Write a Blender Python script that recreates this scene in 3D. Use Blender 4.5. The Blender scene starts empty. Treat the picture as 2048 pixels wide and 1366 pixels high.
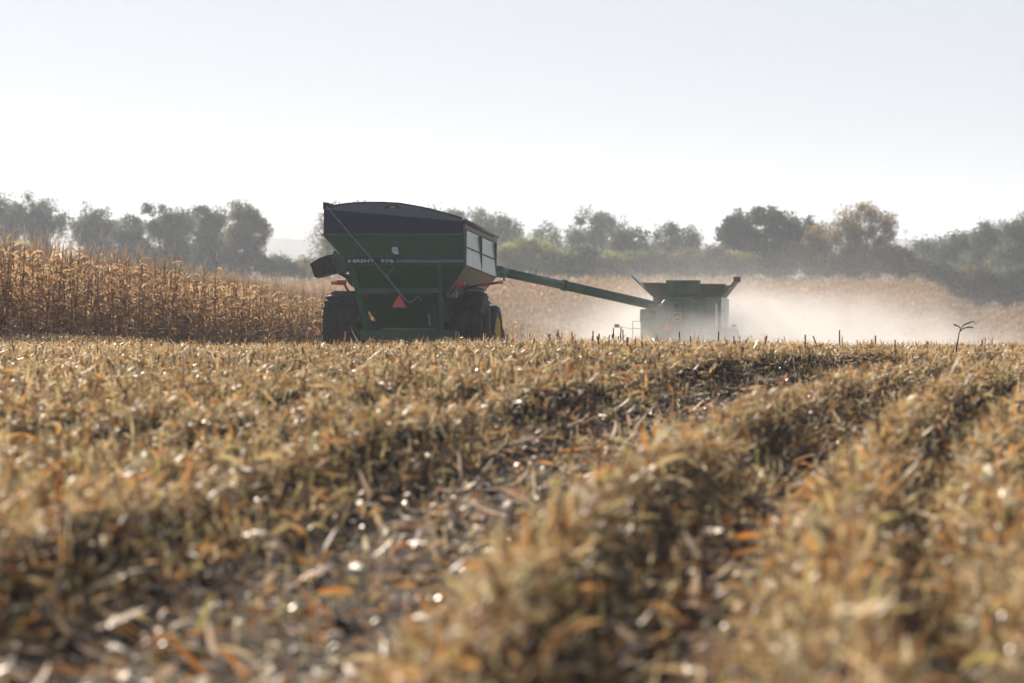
import bpy, bmesh, math, random
import numpy as np
from mathutils import Vector, Matrix
R = math.radians
rng = np.random.default_rng(7)
random.seed(7)
sc = bpy.context.scene
COL = sc.collection

# ------------------------------------------------------------------ camera
F = 6000.0                      # focal length in photo pixels (2048 wide)
HOR = 500.0                     # photo row of eye level
PITCH = math.atan((683 - HOR) / F)
cd = bpy.data.cameras.new("camera"); cam = bpy.data.objects.new("camera", cd); COL.objects.link(cam)
cam.location = (0, 0, 0); cam.rotation_euler = (R(90) - PITCH, 0, 0)
cd.sensor_width = 36; cd.lens = F / 2048 * 36; cd.clip_start = .5; cd.clip_end = 20000
cd.dof.use_dof = True; cd.dof.focus_distance = 64; cd.dof.aperture_fstop = 1.75
sc.camera = cam

def ray(px, py):
    u = (px - 1024) / F; v = -(py - 683) / F
    c, s = math.cos(PITCH), math.sin(PITCH)
    return Vector((u, c + v * s, -s + v * c))
def at(px, py, d):
    r = ray(px, py); return r * (d / r.y)

# ------------------------------------------------------------------ light
SUN_AZ, SUN_EL = R(-24), R(24)    # azimuth to the right of the view axis (+Y)
w = bpy.data.worlds.new("World"); sc.world = w; w.use_nodes = True
nt = w.node_tree; bg = nt.nodes["Background"]
sky = nt.nodes.new("ShaderNodeTexSky"); sky.sky_type = 'NISHITA'; sky.sun_disc = False
sky.sun_elevation = SUN_EL; sky.sun_rotation = SUN_AZ
sky.air_density = 1.0; sky.dust_density = 1.0; sky.ozone_density = 2.5; sky.altitude = 200
tint = nt.nodes.new("ShaderNodeMixRGB"); tint.blend_type = 'MULTIPLY'; tint.inputs[0].default_value = 1; tint.inputs[2].default_value = (.87, .95, 1.13, 1)
veil = nt.nodes.new("ShaderNodeMixRGB"); veil.inputs[0].default_value = .62; veil.inputs[2].default_value = (14.1, 14.8, 16.0, 1)   # thin high cloud veil
wtc = nt.nodes.new("ShaderNodeTexCoord"); wsp = nt.nodes.new("ShaderNodeSeparateXYZ"); nt.links.new(wtc.outputs["Generated"], wsp.inputs[0])
wz = nt.nodes.new("ShaderNodeMapRange"); wz.interpolation_type = 'SMOOTHSTEP'; nt.links.new(wsp.outputs[2], wz.inputs[0])
wz.inputs[1].default_value = .06; wz.inputs[2].default_value = .55; wz.inputs[3].default_value = .84; wz.inputs[4].default_value = .06
wy = nt.nodes.new("ShaderNodeMapRange"); wy.interpolation_type = 'SMOOTHSTEP'; nt.links.new(wsp.outputs[1], wy.inputs[0])
wy.inputs[1].default_value = -.5; wy.inputs[2].default_value = .8; wy.inputs[3].default_value = .48; wy.inputs[4].default_value = 1
wm = nt.nodes.new("ShaderNodeMath"); wm.operation = 'MULTIPLY'; nt.links.new(wz.outputs[0], wm.inputs[0]); nt.links.new(wy.outputs[0], wm.inputs[1]); nt.links.new(wm.outputs[0], veil.inputs[0])
nt.links.new(sky.outputs[0], tint.inputs[1]); nt.links.new(tint.outputs[0], veil.inputs[1]); nt.links.new(veil.outputs[0], bg.inputs[0]); bg.inputs[1].default_value = 0.0325
sl = bpy.data.lights.new("sun", 'SUN'); sun = bpy.data.objects.new("sun", sl); COL.objects.link(sun)
sl.energy = 5.0; sl.angle = R(.55); sl.color = (1, .87, .71)
sdir = Vector((math.sin(SUN_AZ) * math.cos(SUN_EL), math.cos(SUN_AZ) * math.cos(SUN_EL), math.sin(SUN_EL)))
sun.rotation_euler = (-sdir).to_track_quat('-Z', 'Y').to_euler()
sc.view_settings.view_transform = 'Standard'; sc.view_settings.look = 'None'
sc.view_settings.exposure = 0.72; sc.view_settings.gamma = 1
cy = sc.cycles
cy.use_denoising = True
try: cy.denoiser = 'OPENIMAGEDENOISE'
except Exception: pass
cy.max_bounces = 6; cy.diffuse_bounces = 3; cy.glossy_bounces = 2; cy.transmission_bounces = 4
cy.volume_bounces = 1; cy.transparent_max_bounces = 8; cy.volume_max_steps = 256
cy.sample_clamp_indirect = 4

# ------------------------------------------------------------------ helpers
def tag(o, label=None, cat=None, group=None, kind=None):
    if label: o['label'] = label
    if cat: o['category'] = cat
    if group: o['group'] = group
    if kind: o['kind'] = kind
    return o
def empty(name, M, label, cat, group=None):
    o = bpy.data.objects.new(name, None); COL.objects.link(o); o.empty_display_size = .3
    o.matrix_world = M; return tag(o, label, cat, group)
def link(name, me, mats, parent=None, loc=None):
    o = bpy.data.objects.new(name, me); COL.objects.link(o)
    for m in (mats if isinstance(mats, (list, tuple)) else [mats]): me.materials.append(m)
    if parent: o.parent = parent
    if loc is not None: o.location = loc
    return o
def npmesh(name, V, Q, rnd=None, mi=None, smooth=False):
    V = np.asarray(V, np.float32); Q = np.asarray(Q, np.int32); k = Q.shape[1]
    me = bpy.data.meshes.new(name)
    me.vertices.add(len(V)); me.vertices.foreach_set("co", V.ravel())
    me.loops.add(Q.size); me.loops.foreach_set("vertex_index", Q.ravel())
    me.polygons.add(len(Q))
    me.polygons.foreach_set("loop_start", np.arange(0, Q.size, k, dtype=np.int32))
    me.polygons.foreach_set("loop_total", np.full(len(Q), k, np.int32))
    if mi is not None: me.polygons.foreach_set("material_index", np.asarray(mi, np.int32))
    me.polygons.foreach_set("use_smooth", np.full(len(Q), smooth))
    me.update(calc_edges=True)
    if rnd is not None:
        a = me.attributes.new("rnd", 'FLOAT', 'FACE'); a.data.foreach_set("value", np.asarray(rnd, np.float32))
    return me
class Acc:                       # collects numpy quads
    def __init__(s): s.V = []; s.Q = []; s.C = []; s.M = []; s.n = 0
    def add(s, V, Q, c, m=0):
        s.V.append(V); s.Q.append(Q + s.n); s.C.append(c); s.M.append(np.full(len(Q), m)); s.n += len(V)
    def mesh(s, name, smooth=False):
        return npmesh(name, np.concatenate(s.V), np.concatenate(s.Q), np.concatenate(s.C), np.concatenate(s.M), smooth)
def strips(p, az, el, droop, L, W, S=3, roll=None, prof=None, c=None):
    """N bent strips. p (N,3); az, el start angles; droop = change of elevation over whole strip."""
    N = len(p); az = az * np.ones(N); el = el * np.ones(N); droop = droop * np.ones(N); L = L * np.ones(N); W = W * np.ones(N)
    roll = rng.uniform(-1, 1, N) if roll is None else roll * np.ones(N)
    prof = np.linspace(1, .25, S + 1) if prof is None else np.asarray(prof)
    side = np.stack([-np.sin(az) * np.cos(roll), np.cos(az) * np.cos(roll), np.sin(roll)], 1)
    V = np.zeros((N, S + 1, 2, 3)); cur = p.astype(float).copy()
    for i in range(S + 1):
        V[:, i, 0] = cur - side * (W * prof[i] / 2)[:, None]; V[:, i, 1] = cur + side * (W * prof[i] / 2)[:, None]
        e = el + droop * (i + .5) / S
        cur = cur + (L / S)[:, None] * np.stack([np.cos(e) * np.cos(az), np.cos(e) * np.sin(az), np.sin(e)], 1)
    base = (np.arange(N) * (S + 1) * 2)[:, None, None]
    q = np.array([[2 * i, 2 * i + 1, 2 * i + 3, 2 * i + 2] for i in range(S)])[None]
    c = rng.random(N) if c is None else c
    return V.reshape(-1, 3), (base + q).reshape(-1, 4), np.repeat(c, S)
def prisms(a, b, r0, r1, K=4, c=None, cap=True):
    N = len(a); r0 = r0 * np.ones(N); r1 = r1 * np.ones(N)
    d = b - a; d = d / np.linalg.norm(d, axis=1)[:, None]
    ref = np.where(np.abs(d[:, 2:3]) > .9, np.array([[1., 0, 0]]), np.array([[0, 0, 1.]]))
    u = np.cross(d, ref); u /= np.linalg.norm(u, axis=1)[:, None]; v = np.cross(d, u)
    th = np.arange(K) * 2 * math.pi / K
    ring = u[:, None] * np.cos(th)[None, :, None] + v[:, None] * np.sin(th)[None, :, None]
    V = np.stack([a[:, None] + ring * r0[:, None, None], b[:, None] + ring * r1[:, None, None]], 1)
    q = [[i, (i + 1) % K, K + (i + 1) % K, K + i] for i in range(K)]
    if cap and K == 4: q.append([4, 5, 6, 7])
    q = np.array(q)
    c = rng.random(N) if c is None else c
    return V.reshape(-1, 3), ((np.arange(N) * 2 * K)[:, None, None] + q[None]).reshape(-1, 4), np.repeat(c, len(q))
def smooth01(t): t = np.clip(t, 0, 1); return t * t * (3 - 2 * t)
_tab = np.random.default_rng(3).random((256, 256))
def vnoise(x, y):
    xi = np.floor(x).astype(int); yi = np.floor(y).astype(int); fx = x - xi; fy = y - yi
    fx = fx * fx * (3 - 2 * fx); fy = fy * fy * (3 - 2 * fy)
    g = lambda a, b: _tab[a % 256, b % 256]
    return (g(xi, yi) * (1 - fx) + g(xi + 1, yi) * fx) * (1 - fy) + (g(xi, yi + 1) * (1 - fx) + g(xi + 1, yi + 1) * fx) * fy

# ------------------------------------------------------------------ terrain
_pd = [-400, 0, 12, 22, 32, 42, 50, 57, 62, 70, 79, 84, 90, 95, 110, 122, 135, 160, 200, 240, 280, 350, 372, 400, 500, 700, 1200, 9000]
_pz = [-3, -1.72, -1.72, -1.71, -1.69, -1.76, -1.87, -2.04, -2.20, -2.46, -2.8, -3.08, -3.35, -3.55, -4.0, -4.35, -5.0, -6.9, -9.6, -9.6, -8.2, -5.35, -5.3, -6.0, -7, -8, -10, -14]
_dd = np.arange(-400, 1300, 1.0); _zz = np.interp(_dd, _pd, _pz)
_k = np.exp(-.5 * (np.arange(-12, 13) / 3.2) ** 2); _k /= _k.sum()
_zs = np.convolve(np.pad(_zz, 12, mode='edge'), _k, 'valid')
ROWC = (134., -2.); ROW0 = 134.73
_rows = [0.]
for g in (1.33, .76, .76, .76, 2.2) * 12: _rows.append(_rows[-1] + g)
_neg = [-2.65]
for g in (.76, .76, .76, .76, 1.33, .76, .76, .76, .76, .76, 1.9) * 5: _neg.append(_neg[-1] - g)
ROWS = np.array(sorted(_neg + _rows))
def rowdist(x, y):
    s = ROW0 - np.hypot(x - ROWC[0], y - ROWC[1])
    i = np.clip(np.searchsorted(ROWS, s), 1, len(ROWS) - 1)
    return np.minimum(np.abs(s - ROWS[i - 1]), np.abs(s - ROWS[i]))
def hz0(x, y):
    x = np.asarray(x, float); y = np.asarray(y, float)
    z = np.where(y < 1290, np.interp(y, _dd, _zs), np.interp(y, _pd, _pz))
    z = z - .085 * np.clip(x + 6, -6, 30) * smooth01((y - 72) / 26) * (1 - smooth01((y - 150) / 60))
    # far slope: rounded shoulder on the right
    z = z - 3.3 * smooth01((x * 350 / np.maximum(y, 200) - 47.5) / 7) * smooth01((y - 230) / 80)
    z = z + .16 * smooth01((-x - 6.6) / 3.2) * smooth01((y - 52) / 12) * (1 - smooth01((y - 82) / 24))
    z = z + .05 * np.sin(x * .45 + 1) * smooth01((y - 20) / 20) * (1 - smooth01((y - 75) / 10))
    return z
def hz(x, y):
    z = hz0(x, y)
    s_ = ROW0 - np.hypot(x - ROWC[0], y - ROWC[1]); big = 1 + .3 * np.exp(-((s_ - .6) / 1.0) ** 2)
    near = 1 - smooth01((y - 80) / 10)
    rd = rowdist(x, y)
    z = z + near * (.27 * big * np.exp(-(rd / .22) ** 2) * (.6 + .7 * vnoise(x * .8 + 9, y * .45)) * (1 - .45 * smooth01((y - 40) / 15)) - .10 * smooth01((rd - .5) / .3))
    z = z + near * (.05 * (vnoise(x * 4, y * 4) - .5) + .03 * (vnoise(x * 9.3, y * 9.1) - .5))
    return z

# ------------------------------------------------------------------ materials
def mat(name):
    m = bpy.data.materials.new(name); m.use_nodes = True; return m, m.node_tree, m.node_tree.nodes["Principled BSDF"]
def nd(t, typ, **k):
    n = t.nodes.new(typ)
    for a, b in k.items(): setattr(n, a, b)
    return n
def ramp(t, stops, src):
    r = t.nodes.new("ShaderNodeValToRGB"); e = r.color_ramp.elements
    while len(e) < len(stops): e.new(.5)
    for i, (p, c) in enumerate(stops): e[i].position = p; e[i].color = (*c, 1)
    t.links.new(src, r.inputs[0]); return r
def leafmat(name, stops, trans=.4, rough=.55, spec=.35, bump=0):
    m, t, b = mat(name)
    a = nd(t, "ShaderNodeAttribute", attribute_name="rnd")
    r = ramp(t, stops, a.outputs["Fac"])
    n = nd(t, "ShaderNodeTexNoise"); n.inputs["Scale"].default_value = 3
    hs = nd(t, "ShaderNodeHueSaturation"); mr = nd(t, "ShaderNodeMapRange")
    mr.inputs[3].default_value = .65; mr.inputs[4].default_value = 1.35
    t.links.new(n.outputs[0], mr.inputs[0]); t.links.new(mr.outputs[0], hs.inputs["Value"]); t.links.new(r.outputs[0], hs.inputs["Color"])
    b.inputs["Roughness"].default_value = rough; b.inputs["Specular IOR Level"].default_value = spec
    t.links.new(hs.outputs[0], b.inputs["Base Color"])
    tr = nd(t, "ShaderNodeBsdfTranslucent"); mx = nd(t, "ShaderNodeMixShader"); mx.inputs[0].default_value = trans
    t.links.new(hs.outputs[0], tr.inputs[0]); t.links.new(b.outputs[0], mx.inputs[1]); t.links.new(tr.outputs[0], mx.inputs[2])
    t.links.new(mx.outputs[0], t.nodes["Material Output"].inputs[0])
    return m
def paint(name, c, rough=.45, metal=0, dirt=(.22, .17, .12), amt=.35, scale=3, spec=.5):
    m, t, b = mat(name)
    tc = nd(t, "ShaderNodeTexCoord"); n = nd(t, "ShaderNodeTexNoise"); n.inputs["Scale"].default_value = scale; n.inputs["Detail"].default_value = 6
    mp = nd(t, "ShaderNodeMapping"); mp.inputs["Scale"].default_value = (1, 1, .3); t.links.new(tc.outputs["Object"], mp.inputs[0]); t.links.new(mp.outputs[0], n.inputs["Vector"])
    r = ramp(t, [(.42, (0, 0, 0)), (.75, (amt, amt, amt))], n.outputs[0])
    mx = nd(t, "ShaderNodeMixRGB"); mx.inputs[1].default_value = (*c, 1); mx.inputs[2].default_value = (*dirt, 1)
    t.links.new(r.outputs[0], mx.inputs[0]); t.links.new(mx.outputs[0], b.inputs["Base Color"])
    b.inputs["Roughness"].default_value = rough; b.inputs["Metallic"].default_value = metal; b.inputs["Specular IOR Level"].default_value = spec
    return m
M_green = paint("cart_green", (.005, .105, .034), .42, 0, (.07, .08, .05), .45, spec=.3)
M_green2 = paint("beam_green", (.02, .12, .06), .45)
M_navy = paint("dark_panel", (.013, .022, .062), .5, 0, (.03, .04, .065), .3, spec=.3)
M_side = paint("dusty_sheen_panel", (.10, .14, .105), .28, 0, (.30, .27, .22), .5)  # pale base holds the sky's sheen on the cart's side; streaks are dust
M_under = paint("ground_bounce_underside", (.32, .24, .16), .7, 0, (.15, .2, .12), .5)  # brown base paints in the light bounced up from the ground
M_grey = paint("tarp_cap", (.15, .18, .23), .45, 0, (.12, .13, .14), .3)
M_tan = paint("tarp_edge", (.35, .26, .17), .7)
M_rub = paint("rubber", (.018, .018, .022), .75, 0, (.12, .10, .08), .5, 5)
M_black = paint("black_steel", (.015, .016, .02), .5)
M_yel = paint("rim_yellow", (.8, .58, .05), .45)
M_rod = paint("bare_steel", (.38, .42, .46), .4, .6)
M_white = paint("white_decal", (.9, .92, .94), .5, 0, (.4, .4, .4), .2)
M_cyan = paint("stripe_decal", (.22, .42, .45), .5, 0, (.2, .25, .25), .3)
M_red = paint("red_lens", (.65, .02, .03), .3, 0, (.3, .05, .05), .2)
M_smv = paint("reflective_orange", (1, .17, .10), .5, 0, (.8, .15, .1), .2)
M_smvr = paint("reflective_border", (.42, .02, .03), .4, 0, (.3, .05, .05), .2)
M_amb = paint("amber_lens", (.95, .28, .02), .3, 0, (.6, .2, .05), .2)
M_comb = paint("combine_green", (.05, .17, .08), .25, 0, (.28, .25, .2), .7)
M_combd = paint("combine_dark", (.03, .06, .04), .5, 0, (.2, .17, .14), .6)
M_tank = paint("tank_flap", (.13, .12, .09), .6, 0, (.25, .2, .15), .5)
M_glass = paint("cab_glass", (.03, .04, .045), .08)

# ------------------------------------------------------------------ mesh builder for machines
class B:
    def __init__(s): s.bm = bmesh.new()
    def box(s, x0, x1, y0, y1, z0, z1):
        v = [s.bm.verts.new(p) for p in ((x0,y0,z0),(x1,y0,z0),(x1,y1,z0),(x0,y1,z0),(x0,y0,z1),(x1,y0,z1),(x1,y1,z1),(x0,y1,z1))]
        for f in ((0,3,2,1),(4,5,6,7),(0,1,5,4),(1,2,6,5),(2,3,7,6),(3,0,4,7)): s.bm.faces.new([v[i] for i in f])
        return s
    def prism(s, pts, y0, y1):           # pts: (x,z) outline, extruded along y
        a = [s.bm.verts.new((x, y0, z)) for x, z in pts]; b = [s.bm.verts.new((x, y1, z)) for x, z in pts]
        s.bm.faces.new(a); s.bm.faces.new(b[::-1]); n = len(pts)
        for i in range(n): s.bm.faces.new((a[(i+1)%n], a[i], b[i], b[(i+1)%n]))
        return s
    def loft(s, rings, cap=True):        # rings of 3-D points
        R_ = [[s.bm.verts.new(p) for p in r] for r in rings]; n = len(rings[0])
        for a, b in zip(R_, R_[1:]):
            for i in range(n): s.bm.faces.new((a[i], a[(i+1)%n], b[(i+1)%n], b[i]))
        if cap: s.bm.faces.new(R_[0][::-1]); s.bm.faces.new(R_[-1])
        return s
    def tube(s, pts, r, k=10, caps=True):
        pts = [Vector(p) for p in pts]; rs = r if isinstance(r, (list, tuple)) else [r] * len(pts); rings = []
        for i, p in enumerate(pts):
            d = (pts[min(i+1, len(pts)-1)] - pts[max(i-1, 0)]).normalized()
            ref = Vector((0, 0, 1)) if abs(d.z) < .95 else Vector((1, 0, 0))
            u = d.cross(ref).normalized(); v = d.cross(u)
            rings.append([p + (u * math.cos(t) + v * math.sin(t)) * rs[i] for t in [2*math.pi*j/k for j in range(k)]])
        return s.loft(rings, caps)
    def plate(s, a, b, c, d, th):        # four corners, thickened along normal
        a, b, c, d = map(Vector, (a, b, c, d)); n = (b - a).cross(d - a).normalized() * th / 2
        return s.loft([[p - n for p in (a, b, c, d)], [p + n for p in (a, b, c, d)]])
    def done(s, name, m, parent, bevel=0, smooth=False):
        bmesh.ops.recalc_face_normals(s.bm, faces=s.bm.faces)
        me = bpy.data.meshes.new(name); s.bm.to_mesh(me); s.bm.free()
        o = link(name, me, m, parent)
        if smooth:
            for p in me.polygons: p.use_smooth = True
        if bevel:
            md = o.modifiers.new("bevel", 'BEVEL'); md.width = bevel; md.segments = 2; md.limit_method = 'ANGLE'
        return o
def text_mesh(name, s, size, m, parent, x0, z, y, width=None, extr=.004, bold=.02):
    c = bpy.data.curves.new(name, 'FONT'); c.body = s; c.size = size; c.extrude = extr; c.offset = bold * size
    o = bpy.data.objects.new("tmp", c); COL.objects.link(o)
    dg = bpy.context.evaluated_depsgraph_get(); me = bpy.data.meshes.new_from_object(o.evaluated_get(dg))
    COL.objects.unlink(o); bpy.data.objects.remove(o)
    me.materials.clear(); co = np.zeros(len(me.vertices) * 3); me.vertices.foreach_get("co", co); co = co.reshape(-1, 3)
    x = co[:, 0] - co[:, 0].min(); sx = (width / x.max()) if width else 1
    out = np.stack([x0 + x * sx, y - co[:, 2], z + co[:, 1]], 1); me.vertices.foreach_set("co", out.ravel()); me.update()
    return link(name, me, m, parent)
def wheel(parent, cx, cy, cz, Rr, W, rimR, rimmat=None, lug=True, lugh=.05, rec=.22):
    """tyre axis along x. Returns wheel with tyre and rim sub-parts"""
    hub = B().tube([(cx - W*.3, cy, cz), (cx + W*.3, cy, cz)], .14, 14).done("wheel", M_black, parent)
    bm = B(); n = 48
    prof = [(-W*.36, rimR), (-W*.47, rimR + (Rr-rimR)*.35), (-W*.5, rimR + (Rr-rimR)*.65), (-W*.46, Rr - .09), (-W*.36, Rr - .04), (-W*.15, Rr - .015 - lugh*.3), (W*.15, Rr - .015 - lugh*.3),
            (W*.36, Rr - .04), (W*.46, Rr - .09), (W*.5, rimR + (Rr-rimR)*.65), (W*.47, rimR + (Rr-rimR)*.35), (W*.36, rimR)]
    rings = [[(cx + a, cy + math.cos(t)*r, cz + math.sin(t)*r) for a, r in prof] for t in [2*math.pi*j/n for j in range(n)]]
    vs = [[bm.bm.verts.new(p) for p in r] for r in rings]; k = len(prof)
    for j in range(n):
        for i in range(k): bm.bm.faces.new((vs[j][i], vs[(j+1)%n][i], vs[(j+1)%n][(i+1)%k], vs[j][(i+1)%k]))
    if lug:
        nl = 24
        for sgn in (-1, 1):
            for j in range(nl):
                t0 = 2*math.pi*(j + (.5 if sgn > 0 else 0))/nl
                ring = []
                for xx, dt, rr in ((0.02, .20, Rr - .05), (W*.30, .07, Rr - .05), (W*.49, 0, Rr - .11)):
                    for_r = []
                    for dz_, da in ((0, -.035), (lugh, -.022), (lugh, .022), (0, .035)):
                        a = t0 + dt + da; r_ = rr + dz_
                        for_r.append((cx + sgn*xx, cy + math.cos(a)*r_, cz + math.sin(a)*r_))
                    ring.append(for_r)
                bm.loft(ring)
    bm.done("tyre", M_rub, hub)
    rb = B()
    for sg in (-1, 1):
        rp = [(W*max(.34, rec + .1)*sg, rimR + .02), (W*rec*sg, rimR - .04), (W*.12*sg, rimR*.8), (W*.10*sg, .16), (W*.12*sg, .14)]
        v2 = [[rb.bm.verts.new((cx + a, cy + math.cos(t)*r, cz + math.sin(t)*r)) for a, r in rp] for t in [2*math.pi*j/32 for j in range(32)]]
        for j in range(32):
            for i in range(len(rp)-1): rb.bm.faces.new((v2[j][i], v2[(j+1)%32][i], v2[(j+1)%32][i+1], v2[j][i+1]))
    rb.done("rim", rimmat or M_yel, hub)
    return hub
def local(M, px, py, y):                # photo pixel -> local (x, z) on the plane local y = y
    Mi = M.inverted(); o = Mi @ Vector((0, 0, 0)); d = (Mi.to_3x3() @ ray(px, py)); t = (y - o.y) / d.y
    p = o + d * t; return (p.x, p.z)

# ------------------------------------------------------------------ ground
xs = np.concatenate([-np.geomspace(6000, 14, 46), np.arange(-13, 13.01, .1), np.geomspace(14, 6000, 46)])
ys = np.concatenate([[-400, -150, -50, -15, 0, 4], np.arange(6, 74, .1), np.arange(74, 100, .5), np.arange(100, 420, 2), np.geomspace(420, 9000, 40)])
X, Y = np.meshgrid(xs, ys); Z = hz(X, Y)
nx, ny = len(xs), len(ys); ii = np.arange(nx*ny).reshape(ny, nx)
Q = np.stack([ii[:-1, :-1], ii[:-1, 1:], ii[1:, 1:], ii[1:, :-1]], -1).reshape(-1, 4)
gm, t, b = mat("soil")
tc = nd(t, "ShaderNodeTexCoord")
n1 = nd(t, "ShaderNodeTexNoise"); n1.inputs["Scale"].default_value = 7; n1.inputs["Detail"].default_value = 8
n2 = nd(t, "ShaderNodeTexNoise"); n2.inputs["Scale"].default_value = .03; n2.inputs["Detail"].default_value = 3
t.links.new(tc.outputs["Object"], n1.inputs["Vector"]); t.links.new(tc.outputs["Object"], n2.inputs["Vector"])
r1 = ramp(t, [(.3, (.010, .007, .006)), (.55, (.03, .021, .016)), (.75, (.09, .065, .05))], n1.outputs[0])
r2 = ramp(t, [(.35, (.26, .19, .11)), (.65, (.12, .14, .06))], n2.outputs[0])
sp = nd(t, "ShaderNodeSeparateXYZ"); t.links.new(tc.outputs["Object"], sp.inputs[0])
mr = nd(t, "ShaderNodeMapRange"); mr.inputs[1].default_value = 66; mr.inputs[2].default_value = 90; t.links.new(sp.outputs[1], mr.inputs[0])
mx = nd(t, "ShaderNodeMixRGB"); t.links.new(mr.outputs[0], mx.inputs[0]); t.links.new(r1.outputs[0], mx.inputs[1]); t.links.new(r2.outputs[0], mx.inputs[2])
t.links.new(mx.outputs[0], b.inputs["Base Color"]); b.inputs["Roughness"].default_value = .85; b.inputs["Specular IOR Level"].default_value = .12
n3 = nd(t, "ShaderNodeTexNoise"); n3.inputs["Scale"].default_value = 28; n3.inputs["Detail"].default_value = 5
t.links.new(tc.outputs["Object"], n3.inputs["Vector"])
bp = nd(t, "ShaderNodeBump"); bp.inputs["Strength"].default_value = .9; bp.inputs["Distance"].default_value = .04
t.links.new(n3.outputs[0], bp.inputs["Height"]); t.links.new(bp.outputs[0], b.inputs["Normal"])
ground = link("ground", npmesh("ground", np.stack([X, Y, Z], -1).reshape(-1, 3), Q, smooth=True), gm)
tag(ground, kind="structure")

# ------------------------------------------------------------------ stubble field
TAN = [(0, (.11, .06, .03)), (.16, (.36, .22, .10)), (.36, (.60, .43, .23)), (.66, (.74, .58, .36)), (.74, (.72, .32, .08)), (.80, (.60, .36, .13)), (.84, (.42, .38, .15)), (1, (.74, .64, .48))]
STRAW = [(0, (.22, .14, .06)), (.3, (.50, .37, .19)), (.7, (.68, .54, .33)), (.85, (.50, .44, .18)), (1, (.76, .68, .5))]
OLV = [(0, (.30, .25, .07)), (.35, (.50, .40, .15)), (.7, (.60, .50, .22)), (1, (.70, .48, .20))]
M_res = leafmat("dry_leaf_residue", TAN, .5, .46, .45)
M_straw2 = leafmat("straw_blades", STRAW, .5, .45, .45)
M_olv = leafmat("olive_blades", OLV, .55, .6, .2)
M_gls = leafmat("glossy_husk", [(0, (.35, .26, .17)), (1, (.6, .5, .4))], .1, .36, 1.0)
def field_pts(n, d0=7.5, d1=73):
    out = []
    while sum(len(o) for o in out) < n:
        y = rng.uniform(d0, d1, n * 2); x = rng.uniform(-15.5, 15.5, n * 2)
        k = np.abs(x) < .185 * y + 1.6; k &= rng.random(n * 2) < np.clip(1.25 - y / 110, .5, 1)
        out.append(np.stack([x[k], y[k]], 1))
    return np.concatenate(out)[:n]
A = Acc()
P = field_pts(450000); rd = rowdist(P[:, 0], P[:, 1]); lane = smooth01((rd - .42) / .25)
dens = .35 + .65 * vnoise(P[:, 0] * .9 + 3, P[:, 1] * .6)
k = rng.random(len(P)) < dens * (1 - .82 * lane); P = P[k]; rd = rd[k]; lane = lane[k]; N = len(P)
up = np.exp(-(rd / .28) ** 2)
z = hz(P[:, 0], P[:, 1]) + rng.uniform(0, .03, N) + up * rng.uniform(0, .10, N)
p = np.stack([P[:, 0], P[:, 1], z], 1)
L = np.minimum(rng.gamma(2.2, .034, N) + .025, .34)
el = rng.normal(.10, .35, N) + up * rng.uniform(0, .7, N)
A.add(*strips(p, rng.uniform(0, 6.283, N), el, rng.normal(-.5, .8, N), L, rng.uniform(.004, .024, N), 3, rng.normal(0, .8, N), [.6, 1, .9, .3]))
A1 = A.mesh("corn_residue")
o = link("corn_residue", A1, M_res); tag(o, "chopped dry corn leaves and husks covering the harvested field", "crop residue", kind="stuff")
# olive and straw blades standing on the ridges
A = Acc()
P = field_pts(210000); rd = rowdist(P[:, 0], P[:, 1])
k = rng.random(len(P)) < np.exp(-(rd / .2) ** 2) * (.1 + .9 * vnoise(P[:, 0] * .7, P[:, 1] * .35 + 40) ** 1.5); P = P[k]; N = len(P)
p = np.stack([P[:, 0], P[:, 1], hz(P[:, 0], P[:, 1]) - .02], 1)
A.add(*strips(p, rng.uniform(0, 6.283, N), rng.uniform(.7, 1.5, N), rng.normal(-.5, .5, N), rng.uniform(.06, .17, N), rng.uniform(.005, .015, N), 3, None, [1, .9, .7, .15]))
o = link("ridge_grass", A.mesh("ridge_grass"), M_olv); tag(o, "olive and straw coloured blades standing along the stubble rows", "grass", kind="stuff")
A = Acc(); P = field_pts(460000); rd = rowdist(P[:, 0], P[:, 1])
k = rng.random(len(P)) < (.32 + .9 * vnoise(P[:, 0] * 1.1 + 77, P[:, 1] * .5)) * (1 - .85 * smooth01((rd - .36) / .2)) * (.34 + .66 * smooth01((P[:, 1] - 24) / 18)) * (1 - .45 * smooth01((P[:, 0] + .5) / 3)); P = P[k]; N = len(P)
p = np.stack([P[:, 0], P[:, 1], hz(P[:, 0], P[:, 1]) - .02], 1)
A.add(*strips(p, rng.uniform(0, 6.283, N), rng.uniform(.8, 1.57, N), rng.normal(-.15, .3, N), rng.uniform(.05, .16, N) * (1 + .6 * (1 - smooth01((P[:, 1] - 22) / 20))), rng.uniform(.004, .012, N), 2, None, [1, .9, .6]))
o = link("straw_stubble", A.mesh("straw_stubble"), M_straw2); tag(o, "thin pale upright straws between the cut corn stalks", "stubble", kind="stuff")
A = Acc(); P = field_pts(150000, 8, 48); P = P[rng.random(len(P)) < (1.1 - P[:, 1] / 38) * (.35 + .9 * vnoise(P[:, 0] * 1.6 + 31, P[:, 1] * 1.1))]; N = len(P); k = rng.random(N) < 1 - .8 * smooth01((rowdist(P[:, 0], P[:, 1]) - .42) / .2); P = P[k]; N = len(P)
up = np.exp(-(rowdist(P[:, 0], P[:, 1]) / .3) ** 2)
A.add(*strips(np.c_[P, hz(P[:, 0], P[:, 1]) + rng.uniform(.0, .05, N) + up * rng.uniform(0, .12, N)], rng.uniform(0, 6.283, N), rng.normal(.2, .45, N) + .3 * up, rng.normal(-.9, .9, N), rng.uniform(.07, .26, N), rng.uniform(.010, .038, N), 4, rng.normal(0, .8, N), [.5, 1, 1, .7, .15]))
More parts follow.
